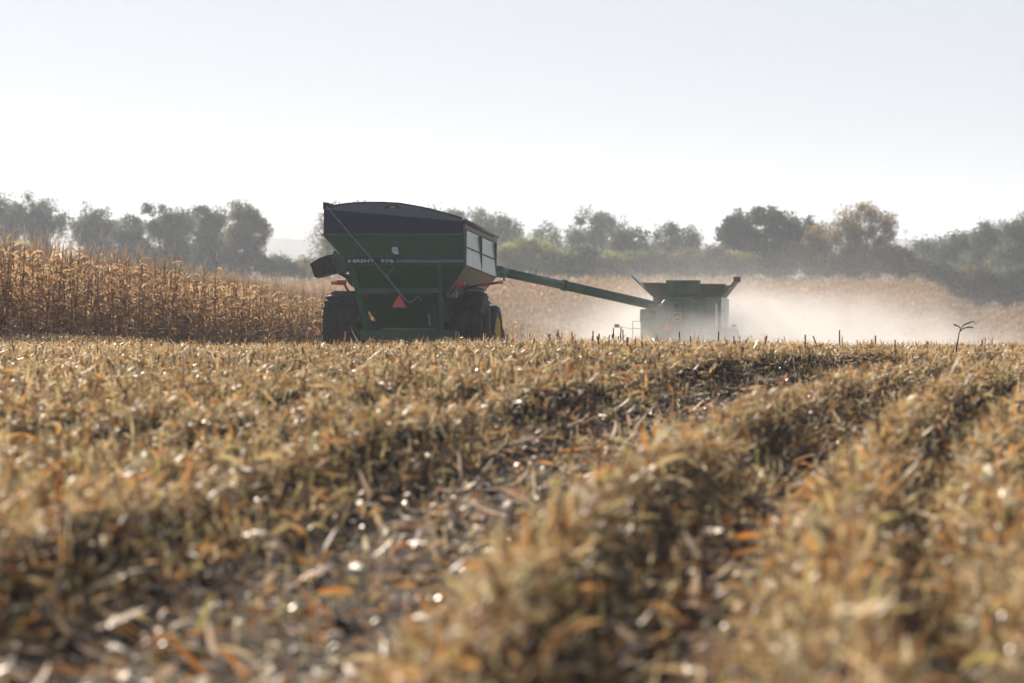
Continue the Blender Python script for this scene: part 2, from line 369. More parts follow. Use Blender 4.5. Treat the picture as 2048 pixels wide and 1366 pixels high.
M_husk = leafmat("crumpled_leaves", [(0, (.09, .05, .03)), (.25, (.26, .14, .065)), (.42, (.50, .30, .13)), (.52, (.70, .34, .09)), (.62, (.60, .42, .24)), (.78, (.42, .37, .14)), (.9, (.56, .47, .24)), (1, (.78, .66, .48))], .5, .5, .4)
o = link("crumpled_leaves", A.mesh("crumpled_leaves"), M_husk); tag(o, "crumpled brown and orange corn leaves heaped over the near rows", "crop residue", kind="stuff")
# cut stubs
def row_points(step, s_lo=-30, s_hi=26, y0=8, y1=74, jit=.05):
    out = []
    for s in ROWS:
        if not (s_lo < s < s_hi): continue
        r = ROW0 - s
        yy = np.arange(y0, y1, step) + rng.uniform(-.07, .07, len(np.arange(y0, y1, step)))
        q = r * r - (yy - ROWC[1]) ** 2; xx = ROWC[0] - np.sqrt(np.maximum(q, 0)) + rng.normal(0, jit, len(yy))
        k = np.abs(xx) < .185 * yy + 1.6; out.append(np.stack([xx[k], yy[k]], 1))
    return np.concatenate(out)
P = row_points(.13); P = P[rng.random(len(P)) < .8]; N = len(P)
a = np.stack([P[:, 0], P[:, 1], hz(P[:, 0], P[:, 1]) - .03], 1)
H = rng.uniform(.06, .17, N) + (rng.random(N) < .07) * rng.uniform(.04, .2, N)
tilt = rng.normal(0, .16, (N, 2)); b_ = a + np.stack([tilt[:, 0] * H, tilt[:, 1] * H, H], 1)
A = Acc(); A.add(*prisms(a, b_, .013, .011, 4))
for kk in range(3):                        # ragged sheaths
    e0 = a + (b_ - a) * rng.uniform(.1, .8, (N, 1))
    A.add(*strips(e0, rng.uniform(0, 6.283, N), rng.uniform(.2, 1.4, N), rng.uniform(-2, .2, N), rng.uniform(.06, .2, N), rng.uniform(.01, .03, N), 3, None, [1, .9, .6, .2]))
o = link("corn_stubble", A.mesh("corn_stubble"), M_res); tag(o, "short cut corn stalks in curved rows across the harvested field", "stubble", kind="stuff")
P = field_pts(36000, 9, 60); P = P[rowdist(P[:, 0], P[:, 1]) > .40]; P = P[rng.random(len(P)) < .9 * vnoise(P[:, 0] * .8 + 5, P[:, 1] * .8 + 5)]; N = len(P)
A = Acc(); A.add(*strips(np.c_[P, hz(P[:, 0], P[:, 1]) + rng.uniform(.01, .06, N)], rng.uniform(0, 6.283, N), rng.normal(.15, .25, N), rng.normal(-.5, .6, N), rng.uniform(.08, .34, N), rng.uniform(.015, .055, N), 4, rng.normal(0, .4, N), [.5, 1, 1, .7, .15]))
M_lit = leafmat("fallen_leaves", [(0, (.30, .16, .07)), (.22, (.72, .30, .07)), (.4, (.55, .38, .24)), (1, (.80, .66, .52))], .4, .5, .4)
o = link("fallen_leaves", A.mesh("fallen_leaves"), M_lit); tag(o, "broad pale and orange husk leaves lying flat in the bare wheel lanes", "crop residue", kind="stuff")
# glossy husk bits that catch the sun
P = field_pts(15000, 9, 66); N = len(P); p = np.stack([P[:, 0], P[:, 1], hz(P[:, 0], P[:, 1]) + rng.uniform(.02, .09, N)], 1)
A = Acc(); A.add(*strips(p, rng.uniform(0, 6.283, N), rng.normal(.1, .5, N), rng.normal(0, .5, N), rng.uniform(.015, .06, N), rng.uniform(.01, .028, N), 2, rng.normal(0, .5, N), [.7, 1, .5]))
o = link("husk_flakes", A.mesh("husk_flakes"), M_gls); tag(o, "small shiny husk flakes scattered over the soil", "crop residue", kind="stuff")
# soil clods
P = field_pts(30000, 9, 50); rd = rowdist(P[:, 0], P[:, 1]); P = P[rd > .33]; N = len(P)
c_ = np.stack([P[:, 0], P[:, 1], hz(P[:, 0], P[:, 1])], 1); rr = rng.gamma(2.0, .007, N)[:, None] + .005
th = rng.uniform(0, 6.28, N); off = np.stack([np.cos(th), np.sin(th), 0 * th], 1); of2 = np.stack([-np.sin(th), np.cos(th), 0 * th], 1)
VV = np.stack([c_ + off*rr*1.2, c_ + of2*rr, c_ - off*rr*1.1, c_ - of2*rr*.9, c_ + off*rr*.6 + [0, 0, 1]*rr*.8, c_ + of2*rr*.55 + [0, 0, 1]*rr*.95, c_ - off*rr*.5 + [0, 0, 1]*rr*.7, c_ - of2*rr*.6 + [0, 0, 1]*rr*.85], 1)
qq = np.array([[0,1,5,4],[1,2,6,5],[2,3,7,6],[3,0,4,7],[4,5,6,7]])
M_clod = paint("soil_clod", (.045, .032, .024), .6, 0, (.13, .095, .07), .8, 9)
o = link("soil_clods", npmesh("soil_clods", VV.reshape(-1, 3), ((np.arange(N)*8)[:, None, None] + qq[None]).reshape(-1, 4)), M_clod)
tag(o, "dark crumbs of soil lying in the bare wheel lanes", "soil clods", kind="stuff")

# ------------------------------------------------------------------ standing corn
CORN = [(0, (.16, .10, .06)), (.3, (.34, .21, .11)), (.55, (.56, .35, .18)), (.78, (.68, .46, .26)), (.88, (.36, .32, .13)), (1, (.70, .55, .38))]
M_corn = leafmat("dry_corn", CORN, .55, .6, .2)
M_tas = leafmat("corn_tassel", [(0, (.35, .24, .14)), (1, (.6, .45, .3))], .3, .6, .2)
M_far = leafmat("far_corn", [(0, (.34, .22, .12)), (.4, (.58, .40, .22)), (.75, (.68, .51, .30)), (1, (.75, .62, .42))], .5, .6, .2)
def corn(P, H, nleaf=14, seg=4, tassel=4, acc=None, wmul=1., lmul=1., hfun=hz0):
    N = len(P); a = np.stack([P[:, 0], P[:, 1], hfun(P[:, 0], P[:, 1]) - .05], 1)
    lean = rng.normal(0, .07, (N, 2)); H = H * np.ones(N)
    b = a + np.stack([lean[:, 0] * H, lean[:, 1] * H, H * .86], 1)
    acc.add(*prisms(a, b, .016 * wmul, .008 * wmul, 3, cap=False, c=rng.uniform(.1, .6, N)))
    base_az = rng.uniform(0, 6.283, N)
    for i in range(nleaf):
        f = .10 + .88 * (i + rng.uniform(-.3, .3, N)) / nleaf; f = np.clip(f, .05, 1)
        e0 = a + (b - a) * f[:, None]
        az = base_az + math.pi * (i % 2) + rng.normal(0, .5, N)
        low = f < .4
        el = np.where(low, rng.uniform(-.6, .6, N), rng.uniform(.2, 1.25, N)); dr = np.where(low, rng.uniform(-1.2, -.4, N), rng.uniform(-3.0, -1.4, N))
        L = rng.uniform(.32, .72, N) * lmul * np.where(low, .75, 1) * (1.1 - .35 * f)
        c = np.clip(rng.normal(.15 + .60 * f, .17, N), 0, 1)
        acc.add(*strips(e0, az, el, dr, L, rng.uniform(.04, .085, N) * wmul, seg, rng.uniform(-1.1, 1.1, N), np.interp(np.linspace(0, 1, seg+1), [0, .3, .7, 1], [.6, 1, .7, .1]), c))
    for i in range(tassel):
        acc.add(*strips(b, rng.uniform(0, 6.283, N), rng.uniform(1.0, 1.55, N), rng.uniform(-.7, .1, N), rng.uniform(.22, .42, N) * lmul, .012 * wmul, 2, None, [1, 1, .5]), m=1)
edge_y = np.array([40, 52, 65, 90, 122, 130, 142]); edge_x = np.array([-16.2, -13.4, -11.0, -7.0, -.6, 1.3, 3.2])
A = Acc(); pts = []
yy = np.arange(46, 141, .17)
ex = np.interp(yy, edge_y, edge_x)
for r_ in range(17):
    k = np.ones(len(yy), bool) if r_ < 7 else rng.random(len(yy)) < .55
    x = ex - .2 - r_ * .76 - r_*.1 + rng.normal(0, .06, len(yy)); pts.append(np.stack([x[k], yy[k] + rng.normal(0, .05, k.sum())], 1))
P = np.concatenate(pts); P = P[P[:, 0] > -.2 * P[:, 1] - 2.5]
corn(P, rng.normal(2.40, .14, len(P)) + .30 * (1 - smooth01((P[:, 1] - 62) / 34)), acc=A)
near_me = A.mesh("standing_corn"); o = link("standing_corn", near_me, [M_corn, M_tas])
tag(o, "near stand of tall dry orange brown corn at the left edge of the stubble", "corn crop", kind="stuff")
# leaning / fallen stalks at the foot of the corn
yy = rng.uniform(48, 110, 420); ex = np.interp(yy, edge_y, edge_x); a = np.stack([ex + rng.uniform(-.3, .35, 420), yy], 1); a = np.c_[a, hz0(a[:, 0], a[:, 1])]
an = rng.uniform(0, 6.28, 420); ll = rng.uniform(.5, 1.4, 420); b_ = a + np.stack([np.cos(an)*ll*.6, np.sin(an)*ll*.6, ll*rng.uniform(.2, .8, 420)], 1)
A = Acc(); A.add(*prisms(a, b_, .014, .009, 4)); A.add(*strips(b_, an, .2, -1.6, .6, .05, 4))
o = link("broken_corn_stalks", A.mesh("broken_corn_stalks"), [M_tas]); tag(o, "pale broken stalks leaning at the foot of the standing corn", "corn stalks", kind="stuff")
# far corn field on the opposite slope
A = Acc(); pts = []
th = R(15)                                    # far rows run to the right and away
for ri, sr in enumerate(np.arange(-50, 160, .76)):
    tt = np.arange(0, 160, .36) + rng.uniform(-.1, .1); x = -85 + sr + tt * math.sin(th) ; y = 205 + tt * math.cos(th)
    pts.append(np.stack([x + rng.normal(0, .08, len(x)), y, x*0 + (.1, -.45, -1.0, -.45)[ri % 4]], 1))
P = np.concatenate(pts); k = (P[:, 1] > 205) & (P[:, 1] < 362) & (np.abs(P[:, 0]) < .19 * P[:, 1] + 5); P = P[k]
P = P[P[:, 2] > -5]; hh = rng.normal(2.45, .16, len(P)) + P[:, 2] + .5 * (vnoise(P[:, 0] * .09, P[:, 1] * .05) - .5)
print("far corn", len(P))
corn(P, hh, nleaf=5, seg=2, tassel=1, acc=A, wmul=2.4, lmul=1.1)
o = link("far_corn_field", A.mesh("far_corn_field"), [M_far, M_far]); tag(o, "pale ripe corn field in rows on the far slope behind the dust", "corn crop", kind="stuff")
P = rng.uniform([-26, 85], [0, 205], (9000, 2)); P = P[P[:, 0] < np.interp(P[:, 1], edge_y, edge_x) - 11]
A = Acc(); corn(P, rng.normal(2.3, .15, len(P)), nleaf=5, seg=2, tassel=1, acc=A, wmul=2)
o = link("middle_corn_field", A.mesh("middle_corn_field"), [M_corn, M_tas]); tag(o, "dry corn between the near corn stand and the far slope", "corn crop", kind="stuff")

# ------------------------------------------------------------------ single stalks on the crest
M_dark = paint("dark_stalk", (.07, .045, .03), .7, 0, (.25, .18, .1), .6, 12)
M_straw = paint("straw_stalk", (.30, .21, .11), .7, 0, (.1, .07, .04), .6, 12)
d0 = 52; g = at(1911, 724, d0); zb = float(hz(g.x, g.y))
def gp(px, py, dy=0): q = at(px, py, d0); return (q.x, q.y + dy, q.z)
T = Matrix.Translation((g.x, g.y, zb))
wd = empty("dead_weed", T, "tall dark dead weed with bent drooping leaves standing alone at the right of the crest", "weed")
def rel(pts): return [(p_[0]-g.x, p_[1]-g.y, p_[2]-zb) for p_ in pts]
B().tube(rel([(g.x, g.y, zb-.03), gp(1911, 712), gp(1914, 690), gp(1918, 668), gp(1922, 655)]), [.016, .015, .013, .010, .008], 7).done("stem", M_dark, wd)
for pts in ([(1922, 656, 0), (1928, 650, .02), (1938, 646, .05), (1947, 643, .08), (1953, 648, .1)],
            [(1919, 664, 0), (1926, 657, -.02), (1936, 654, -.05), (1946, 655, -.07)],
            [(1921, 657, 0), (1917, 652, .03), (1912, 651, .06), (1909, 648, .08)],
            [(1913, 706, 0), (1918, 709, -.03), (1925, 713, -.08), (1932, 712, -.1)]):
    B().tube(rel([gp(*q) for q in pts]), [.007, .012, .013, .010, .003][:len(pts)], 6).done("leaf", M_dark, wd)
# a few tall stubs that stand out against the dust, in two clumps
def stub(px, py_top, d, lean, m, label, group):
    q = at(px, py_top, d); zb = float(hz(q.x, q.y)); h = max(q.z - zb, .12)
    e = empty("stubble_stalk", Matrix.Translation((q.x, q.y, zb)), label, "cut stalk", group)
    B().tube([(0, 0, -.03), (lean*h*.5, 0, h*.5), (lean*h, 0, h)], [.015, .0135, .012], 7).done("stem", m, e)
    bb = Acc(); bb.add(*strips(np.array([[lean*h*.4, 0, h*.4]]*2), np.array([.3, 3.4]), 1.0, -1.6, .13, .022, 3))
    link("sheath", bb.mesh("sheath"), M_res, e)
for i, (px, py, le) in enumerate([(1227, 652, 0), (1234, 668, .1), (1241, 650, .02), (1247, 655, -.03), (1253, 670, .05), (1258, 672, -.2), (1216, 666, .08), (1221, 664, .1), (1210, 669, 0)]):
    stub(px, py + 4, 60, le, M_dark, "thin dark cut stalk in the tight clump on the crest below the combine's left side", "dark stalks clumped on the crest")
for px, py, le, lb in [(1186, 662, 0, "tall straight stub on the crest left of the dark clump, below the unloading tube"),
                       (1114, 664, .02, "dark upright stub on the crest midway between grain cart and dark clump"),
                       (1099, 668, 0, "short stub on the crest just left of the dark upright stub"),
                       (1195, 668, .1, "leaning stub on the crest immediately left of the dark clump"),
                       (1359, 664, 0, "straight dark stub on the crest below the middle of the combine"),
                       (1436, 663, .04, "straight dark stub on the crest below the combine's right rear corner"),
                       (1381, 672, 0, "short stub on the crest below the combine's right half"),
                       (1679, 660, 0, "tall straight stub on the crest in front of the thickest dust"),
                       (1860, 682, -.15, "leaning stub on the crest left of the dead weed"),
                       (1643, 672, -.4, "strongly slanting stub on the crest below the leafy tall tree")]:
    stub(px, py, 58, le, M_dark, lb, None)

# ------------------------------------------------------------------ grain cart
YAW, PIT = R(-9), R(-4.2)
o0 = at(786, 712, 79)
MC = Matrix.Translation(o0) @ Matrix.Rotation(YAW, 4, 'Z') @ Matrix.Rotation(PIT, 4, 'X')
wb = MC @ Vector((0, 2.3, 0)); MC = Matrix.Translation((0, 0, float(hz0(wb.x, wb.y)) - wb.z - .02)) @ MC
print("cart dz", MC.translation.z, o0.z)
cart = empty("grain_cart", MC, "big green grain cart with dark upper band and folded side spout, seen from behind", "grain cart")
c0 = lambda px, py: local(MC, px, py, 0)
YL = 5.0
pts = [c0(647, 468.5), c0(925.5, 468.5), c0(930, 531), c0(690, 531), c0(689, 518), c0(647, 473)]
B().prism(pts, 0, YL).done("bin", M_green, cart, .015)
pts = [c0(647, 418), c0(925, 441), c0(925.5, 468), c0(647, 468)]
up_ = B().prism(pts, .01, YL - .01).done("upper_band", M_navy, cart, .012)
xl, zl = c0(647, 468.5); xr, zr = c0(925.5, 468.5)
B().box(xl - .02, xr + .02, -.035, 0.0, zl - .05, zl + .02).done("rim_rail", M_green2, cart, .008)
x1, z1 = c0(691, 523); x2, z2 = c0(930, 531)
B().box(x1, x2, -.03, 0, z2 - .02, z2 + .03).done("lower_rail", M_green, cart, .008)
# side panels on the right side
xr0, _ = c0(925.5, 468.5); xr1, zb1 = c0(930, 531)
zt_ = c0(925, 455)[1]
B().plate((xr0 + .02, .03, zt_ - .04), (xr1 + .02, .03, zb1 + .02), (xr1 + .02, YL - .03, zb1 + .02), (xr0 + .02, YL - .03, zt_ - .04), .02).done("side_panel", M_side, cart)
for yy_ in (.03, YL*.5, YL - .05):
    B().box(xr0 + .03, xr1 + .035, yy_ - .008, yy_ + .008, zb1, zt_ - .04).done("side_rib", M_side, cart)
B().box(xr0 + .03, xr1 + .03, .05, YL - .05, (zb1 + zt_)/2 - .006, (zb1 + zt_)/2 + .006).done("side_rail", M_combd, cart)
# tarp cap (arched end) and tarp
arch = [c0(x, y) for x, y in [(648, 416), (662, 413.5), (685, 409.5), (712, 406.8), (740, 406), (770, 406.2), (800, 408), (830, 413), (860, 419), (890, 427), (912, 433.5), (925, 438)]]
low = [c0(925, 443), c0(647, 419)]
cap = B().prism(arch + low, -.03, .02).done("tarp_cap", M_grey, cart, .006)
rim = [(x, -.02, z + .015) for x, z in arch]
B().tube(rim, .022, 6).done("cap_edge", M_black, cap)
top = [(x, z - .02) for x, z in arch]
B().prism(top + [(top[-1][0], top[-1][1] - .06), (top[0][0], top[0][1] - .06)], .03, YL + .15).done("tarp", M_grey, cart)
xa, za = arch[-1]
B().tube([(xa + .07, .02, za - .05), (xa + .07, YL + .3, za - .05)], .06, 8).done("tarp_roll", M_grey, cart, smooth=True)
B().box(xa - .02, xa + .05, .1, YL + .35, za - .24, za - .12).done("tarp_ledge", M_tan, cart)
# oval badge on the cap
bx, bz = c0(786, 414.5)
bo = B().prism([(bx + dx, bz + dz) for dx, dz in ((-.23, -.055), (-.20, .0), (-.12, .045), (0, .065), (.12, .045), (.20, .0), (.23, -.055), (.12, -.03), (0, -.02), (-.12, -.03))], -.045, -.03).done("badge", M_black, cap)
B().prism([(bx - .12, bz - .01), (bx + .10, bz - .02), (bx + .02, bz + .035)], -.05, -.045).done("badge_mark", M_yel, bo)
# roller end at the top left
x_, z_ = c0(657, 411)
B().tube([(x_ - .1, -.02, z_), (x_ + .14, -.02, z_)], .05, 8).tube([(x_-.02, -.06, z_+.03), (x_-.02, .2, z_+.03)], .05, 8).box(x_-.14, x_-.08, -.05, .05, z_-.1, z_+.09).done("tarp_bracket", M_black, cart)
# window
wx0, wz0 = c0(783, 509); wx1, wz1 = c0(797, 494.5)
wn = B().prism([(wx0+.02, wz1), (wx1-.02, wz1), (wx1, wz1-.1), (wx1+.01, wz0), (wx0+.08, wz0+.01), (wx0+.01, wz0+.08)], -.03, -.002).done("window", M_white, cart, .004)
B().box(wx0+.01, wx1-.01, -.034, -.03, wz0 + .115, wz0 + .125).done("window_bar", M_black, wn)
# stripe and lettering
sx0, sz0 = c0(695, 525.5); sx1, sz1 = c0(930, 519)
st = B().box(sx0 - .02, sx1 - .01, -.012, -.002, sz0 - .02, sz1 + .03).done("stripe", M_navy, cart)
lx, lz = c0(792, 525); 
B().box(lx, sx1 - .02, -.018, -.012, lz, lz + .03).box(lx, sx1 - .02, -.018, -.012, lz + .05, lz + .075).done("stripe_line", M_cyan, st)
text_mesh("lettering", "BRENT", .115, M_white, st, c0(706, 525)[0], c0(706, 525)[1], -.016, .56)
text_mesh("lettering", "976", .115, M_white, st, c0(761, 525)[0], c0(761, 525)[1], -.016, .36)
ex_, ez_ = c0(696, 525); B().box(ex_, ex_+.08, -.018, -.012, ez_, ez_+.03).box(ex_, ex_+.08, -.018, -.012, ez_+.045, ez_+.075).done("stripe_mark", M_white, st)
# hopper
def rect(x0, x1, y0, y1, z): return [(x0, y0, z), (x1, y0, z), (x1, y1, z), (x0, y1, z)]
hx0, hz1_ = c0(690, 531); hx1, _ = c0(930, 531); mx0, mz = c0(706, 582); mx1, _ = c0(893, 582)
zb_ = c0(800, 652)[1]
B().loft([rect(hx0 + .02, hx1 - .015, .02, YL - .02, hz1_ - .001), rect(mx0, mx1, .35, YL - .4, mz), rect(-.62, .8, 1.35, 3.4, zb_)]).done("hopper", M_green, cart, .01)
B().plate((hx1 - .0, .03, hz1_ - .01), (mx1 + .015, .35, mz), (mx1 + .015, YL - .4, mz), (hx1 - .0, YL - .03, hz1_ - .01), .012).done("hopper_side", M_under, cart)
x_, z_ = c0(893, 583); B().box(x_ - .06, x_ + .22, .25, .5, z_ - .14, z_ + .02).done("hopper_foot", M_side, cart, .01)
def bar(name, m, p, q, w, y, dep=.12, par=cart):
    a, b = c0(*p), c0(*q); a = Vector((a[0], 0, a[1])); b = Vector((b[0], 0, b[1])); n = Vector((-(b-a).z, 0, (b-a).x)).normalized() * w/2
    return B().prism([((a-n).x, (a-n).z), ((b-n).x, (b-n).z), ((b+n).x, (b+n).z), ((a+n).x, (a+n).z)], y, y + dep).done(name, m, par, .008)
bar("frame_post", M_green, (704, 532), (733, 662), .15, -.005)
bar("frame_post", M_green, (879, 532), (882, 662), .11, -.005)
bar("cross_beam", M_green2, (716, 582), (878, 582), .145, -.03, .14)
bar("axle_beam", M_green2, (712, 667), (903, 669), .26, .5, .3)
bar("hopper_brace", M_green, (722, 600), (742, 655), .06, .1)
bar("hopper_brace", M_green, (862, 600), (872, 655), .06, .1)
bar("fuel_hose", M_rod, (856, 627), (857, 652), .03, .15, .03)
bar("vertical_rib", M_green, (775, 534), (775, 577), .04, .0, .05)
ax_z = .98
B().box(-1.5, 1.5, 2.15, 2.45, ax_z - .12, ax_z + .12).done("axle", M_black, cart)
for sx_, sw_ in ((-1.78, .98), (1.65, .90)): wheel(cart, sx_, 2.3, .965, .965, sw_, .43, M_yel if sx_ < 0 else M_side)
# tongue
B().loft([rect(-.5, .5, 4.2, 4.3, .9), rect(-.5, .5, 4.2, 4.3, 1.1)]).tube([(-.5, 4.2, 1.0), (0, 7.6, .6)], .1, 8).tube([(.5, 4.2, 1.0), (0, 7.6, .6)], .1, 8).done("tongue", M_green, cart)
# slow vehicle triangle
sx, sz = c0(800, 603)
def tri(hw, h, dz=0, cut=.06):
    return [(sx - hw + cut*.2, sz - h/2 + dz), (sx - hw - .0, sz - h/2 + cut + dz), (sx - cut*.5, sz + h/2 + dz), (sx + cut*.5, sz + h/2 + dz), (sx + hw, sz - h/2 + cut + dz), (sx + hw - cut*.2, sz - h/2 + dz)]
sm = B().prism(tri(.20, .37), -.12, -.11).done("warning_triangle", M_smvr, cart)
B().prism(tri(.165, .30, -.005, .03), -.124, -.12).done("triangle_centre", M_smv, sm)
# crank rod
cp = [c0(*q) for q in [(656, 414), (774.6, 553), (801.5, 586), (816, 603), (822, 606), (829, 602), (839, 593), (845, 601)]]
B().tube([(x, -.16, z) for x, z in cp], .017, 7).done("crank_rod", M_rod, cart, smooth=True)
a1, b1 = c0(774.6, 553), c0(788, 535); B().tube([(a1[0], -.16, a1[1]), (b1[0], -.02, b1[1])], .012, 6).done("rod_bracket", M_rod, cart)
# lights
def lamp(px0, px1, py0, py1, m, y=-.12, name="tail_light"):
    a, b = c0(px0, py1), c0(px1, py0); return B().box(a[0], b[0], y - .05, y + .05, a[1], b[1]).done(name, m, cart, .01)
l1 = lamp(676, 694.5, 561, 570.5, M_red); lamp(665, 675.5, 563, 570, M_amb, name="side_light")
a1, b1 = c0(690, 568), c0(703, 588); B().tube([(a1[0], -.1, a1[1]), ((a1[0]+b1[0])/2, -.1, b1[1]+.1), (b1[0], 0, b1[1])], .03, 6).done("light_arm", M_black, cart)
lamp(912, 931, 563.5, 572.5, M_red)
a1, b1 = c0(908, 584), c0(915, 570); B().tube([(a1[0] - .12, .1, a1[1] - .05), (b1[0], -.1, b1[1])], .03, 6).done("light_arm", M_black, cart)
a1, b1 = c0(958, 571), c0(999, 565.5); B().tube([(a1[0] - .4, .0, a1[1] - .1), (a1[0], -.1, a1[1])], .022, 6).done("light_arm", M_black, cart)
B().tube([(a1[0], -.1, a1[1]), (b1[0], -.1, b1[1])], .04, 6).done("reflector_bar", M_red, cart)
lamp(998, 1008, 562, 568.5, M_amb, name="side_light")
lamp(727, 735, 590, 593.5, M_smvr, -.03, "reflector"); lamp(862, 870, 590, 593.5, M_smvr, -.03, "reflector")
B().box(1.35, 2.0, 1.2, 2.9, 1.99, 2.03).done("fender", M_grey, cart, .01)
# folded unloading spout on the left
ys_ = 3.4; c4 = lambda px, py: local(MC, px, py, ys_)
sp_ = B().prism([c4(657, 509), c4(668, 506), c4(680, 509), c4(690, 520), c4(694, 536), c4(684, 546), c4(671, 543.5)], ys_, ys_ + .5).done("spout", M_green2, cart, .02)
B().prism([c4(620, 527), c4(638, 516), c4(657, 509), c4(671, 544), c4(629, 554.5), c4(627, 548)], ys_ - .04, ys_ + .54).done("spout_boot", M_rub, sp_, .02)
h_ = c4(667, 505); B().tube([(h_[0], ys_ + .2, h_[1]), (h_[0], ys_ + .35, h_[1])], .06, 10).done("spout_hinge", M_black, sp_)
p_ = c4(665, 524); B().box(p_[0] - .07, p_[0] + .07, ys_ - .03, ys_, p_[1] - .07, p_[1] + .09).done("spout_plate", M_green, sp_, .01)
B().prism([c4(668, 544), c4(684, 546), c4(700, 549), c4(706, 575), c4(698, 568), c4(690, 556)], ys_, ys_ + .3).done("spout_arm", M_black, cart, .01)

# ------------------------------------------------------------------ tractor in front of the cart
tp = MC @ Vector((-.12, 10.0, 0)); TYAW = R(-8)
MT = Matrix.Translation((tp.x, tp.y, float(hz0(tp.x, tp.y)) - .02)) @ Matrix.Rotation(TYAW, 4, 'Z') @ Matrix.Rotation(R(-3.5), 4, 'X')
tx = local(MT, 989.5, 640, 0)[0]; print("tractor wheel x", tx)
tr = empty("tractor", MT, "green tractor with yellow wheel rims pulling the grain cart, mostly hidden behind it", "tractor")
for s_ in (-1, 1): wheel(tr, s_ * (tx - .12), 0, .97, .97, .50, .62, rec=.33)
for s_ in (-1, 1): wheel(tr, s_ * .8, 3.0, .70, .70, .42, .38)
B().box(-.35, .35, -.5, 3.6, .7, 1.15).done("chassis", M_combd, tr, .02)
B().loft([[(-.42, .9, 1.15), (.42, .9, 1.15), (.38, .9, 1.95), (-.38, .9, 1.95)], [(-.40, 3.6, 1.1), (.40, 3.6, 1.1), (.32, 3.6, 1.7), (-.32, 3.6, 1.7)]]).done("hood", M_green, tr, .05)
B().loft([rect(-.8, .8, -.7, .85, 1.2), rect(-.8, .8, -.75, .95, 1.9), rect(-.66, .66, -.6, .8, 2.62)]).done("cab", M_glass, tr, .03)
B().loft([rect(-.75, .75, -.75, .9, 2.62), rect(-.7, .7, -.7, .85, 2.78)]).done("cab_roof", M_green, tr, .03)
for s_ in (-1, 1): B().box(s_*.8 - .2, s_*.8 + .2, -.8, .7, 2.0, 2.05).done("fender", M_green, tr, .02)
B().tube([(.45, 1.3, 1.9), (.45, 1.3, 2.75)], .05, 8).done("exhaust_pipe", M_black, tr)
mx_, mz_ = local(MT, 980.5, 519, .5)
mi_ = B().box(mx_ - .09, mx_ + .08, .48, .54, mz_ - .12, mz_ + .12).done("mirror", M_green2, tr, .02)
B().tube([(mx_ - .5, .6, mz_ + .25), (mx_, .55, mz_ + .16), (mx_, .52, mz_)], .015, 6).done("mirror_arm", M_black, tr)

# ------------------------------------------------------------------ combine harvester
cg = at(1358, 790, 95); gz = float(hz0(cg.x, cg.y)); print("combine ground", cg.z, gz)
MH = Matrix.Translation((cg.x, cg.y, gz)) @ Matrix.Rotation(R(-7), 4, 'Z') @ Matrix.Rotation(R(-1.5), 4, 'X')
hv = empty("combine_harvester", MH, "dusty green combine harvester with opened grain tank, half lost in the dust", "combine harvester")
h0 = lambda px, py: local(MH, px, py, 0)
top_ = [(1280, 620), (1281, 618.5), (1300, 616.8), (1312, 614.5), (1319, 611), (1324, 604.5), (1328, 600), (1334, 597.6), (1345, 597), (1377, 597.2), (1388, 599.5), (1400, 603.5), (1429, 605), (1431, 607)]
rear = [h0(x, y) for x, y in top_]; zbt = .95
rear += [(h0(1432, 650)[0], 1.8), (h0(1428, 700)[0], zbt), (h0(1285, 700)[0], zbt), (h0(1282, 660)[0], 1.7), (h0(1281, 648)[0], h0(1281, 648)[1]), (h0(1279.5, 640)[0], h0(1279.5, 640)[1])]
hood = B().prism(rear, 0, 1.5).done("rear_hood", M_comb, hv, .05)
B().box(h0(1290, 0)[0], h0(1424, 0)[0], 1.5, 7.0, 1.0, h0(0, 605)[1]).done("body", M_comb, hv, .05)
y6 = 1.6; xr_, zr_ = local(MH, 1443, 594, y6)
B().prism([(xr_ - .35, 1.3), (xr_ - .05, 1.2), (xr_, zr_ - 0.2), (xr_, zr_), (xr_ - .5, zr_)], y6, 6.5).done("side_shield", M_comb, hv, .03)
B().box(h0(1300, 0)[0], h0(1430, 0)[0], -.25, .3, .6, zbt).done("chaff_spreader", M_combd, hv, .04)
# grain tank
yt0, yt1 = 3.0, 5.6
tb = lambda px, py, y=yt0: local(MH, px, py, y)
bl, bz_ = tb(1306, 593); br, _ = tb(1444, 593)
tank = B().box(bl, br, yt0, yt1, 2.2, bz_).done("grain_tank", M_combd, hv, .02)
tl, tz = tb(1285, 566); trx, tz2 = tb(1453, 569)
fl, fz = tb(1266, 552, 4.0); fr, fz2 = tb(1476, 557, 4.0)
B().plate((bl, yt0, bz_), (br, yt0, bz_), (trx, yt0 - .4, tz2), (tl, yt0 - .4, tz), .03).done("rear_flap", M_tank, tank)
B().plate((bl, yt1, bz_), (br, yt1, bz_), (trx + .1, yt1 + .5, tz2), (tl - .1, yt1 + .5, tz), .03).done("front_flap", M_tank, tank)
B().plate((bl, yt0, bz_), (bl, yt1, bz_), (fl, yt1 - .2, fz), (fl, yt0 + .3, fz), .05).done("left_flap", M_side, tank)
B().plate((br, yt0, bz_), (br, yt1, bz_), (fr, yt1 - .2, fz2), (fr, yt0 + .3, fz2), .05).done("right_flap", M_tank, tank)
B().box(fr - .12, fr + .1, yt0 + .35, yt0 + .8, fz2 - .12, fz2 + .05).done("flap_bracket", M_tank, tank)
ca, cz = tb(1332, 560.5, 2.5); cb, _ = tb(1401, 560.5, 2.5)
B().plate((ca, 2.5, cz), (cb, 2.5, cz), (cb, 2.66, bz_ + .1), (ca, 2.66, bz_ + .1), .04).done("screen_cover", M_comb, tank)
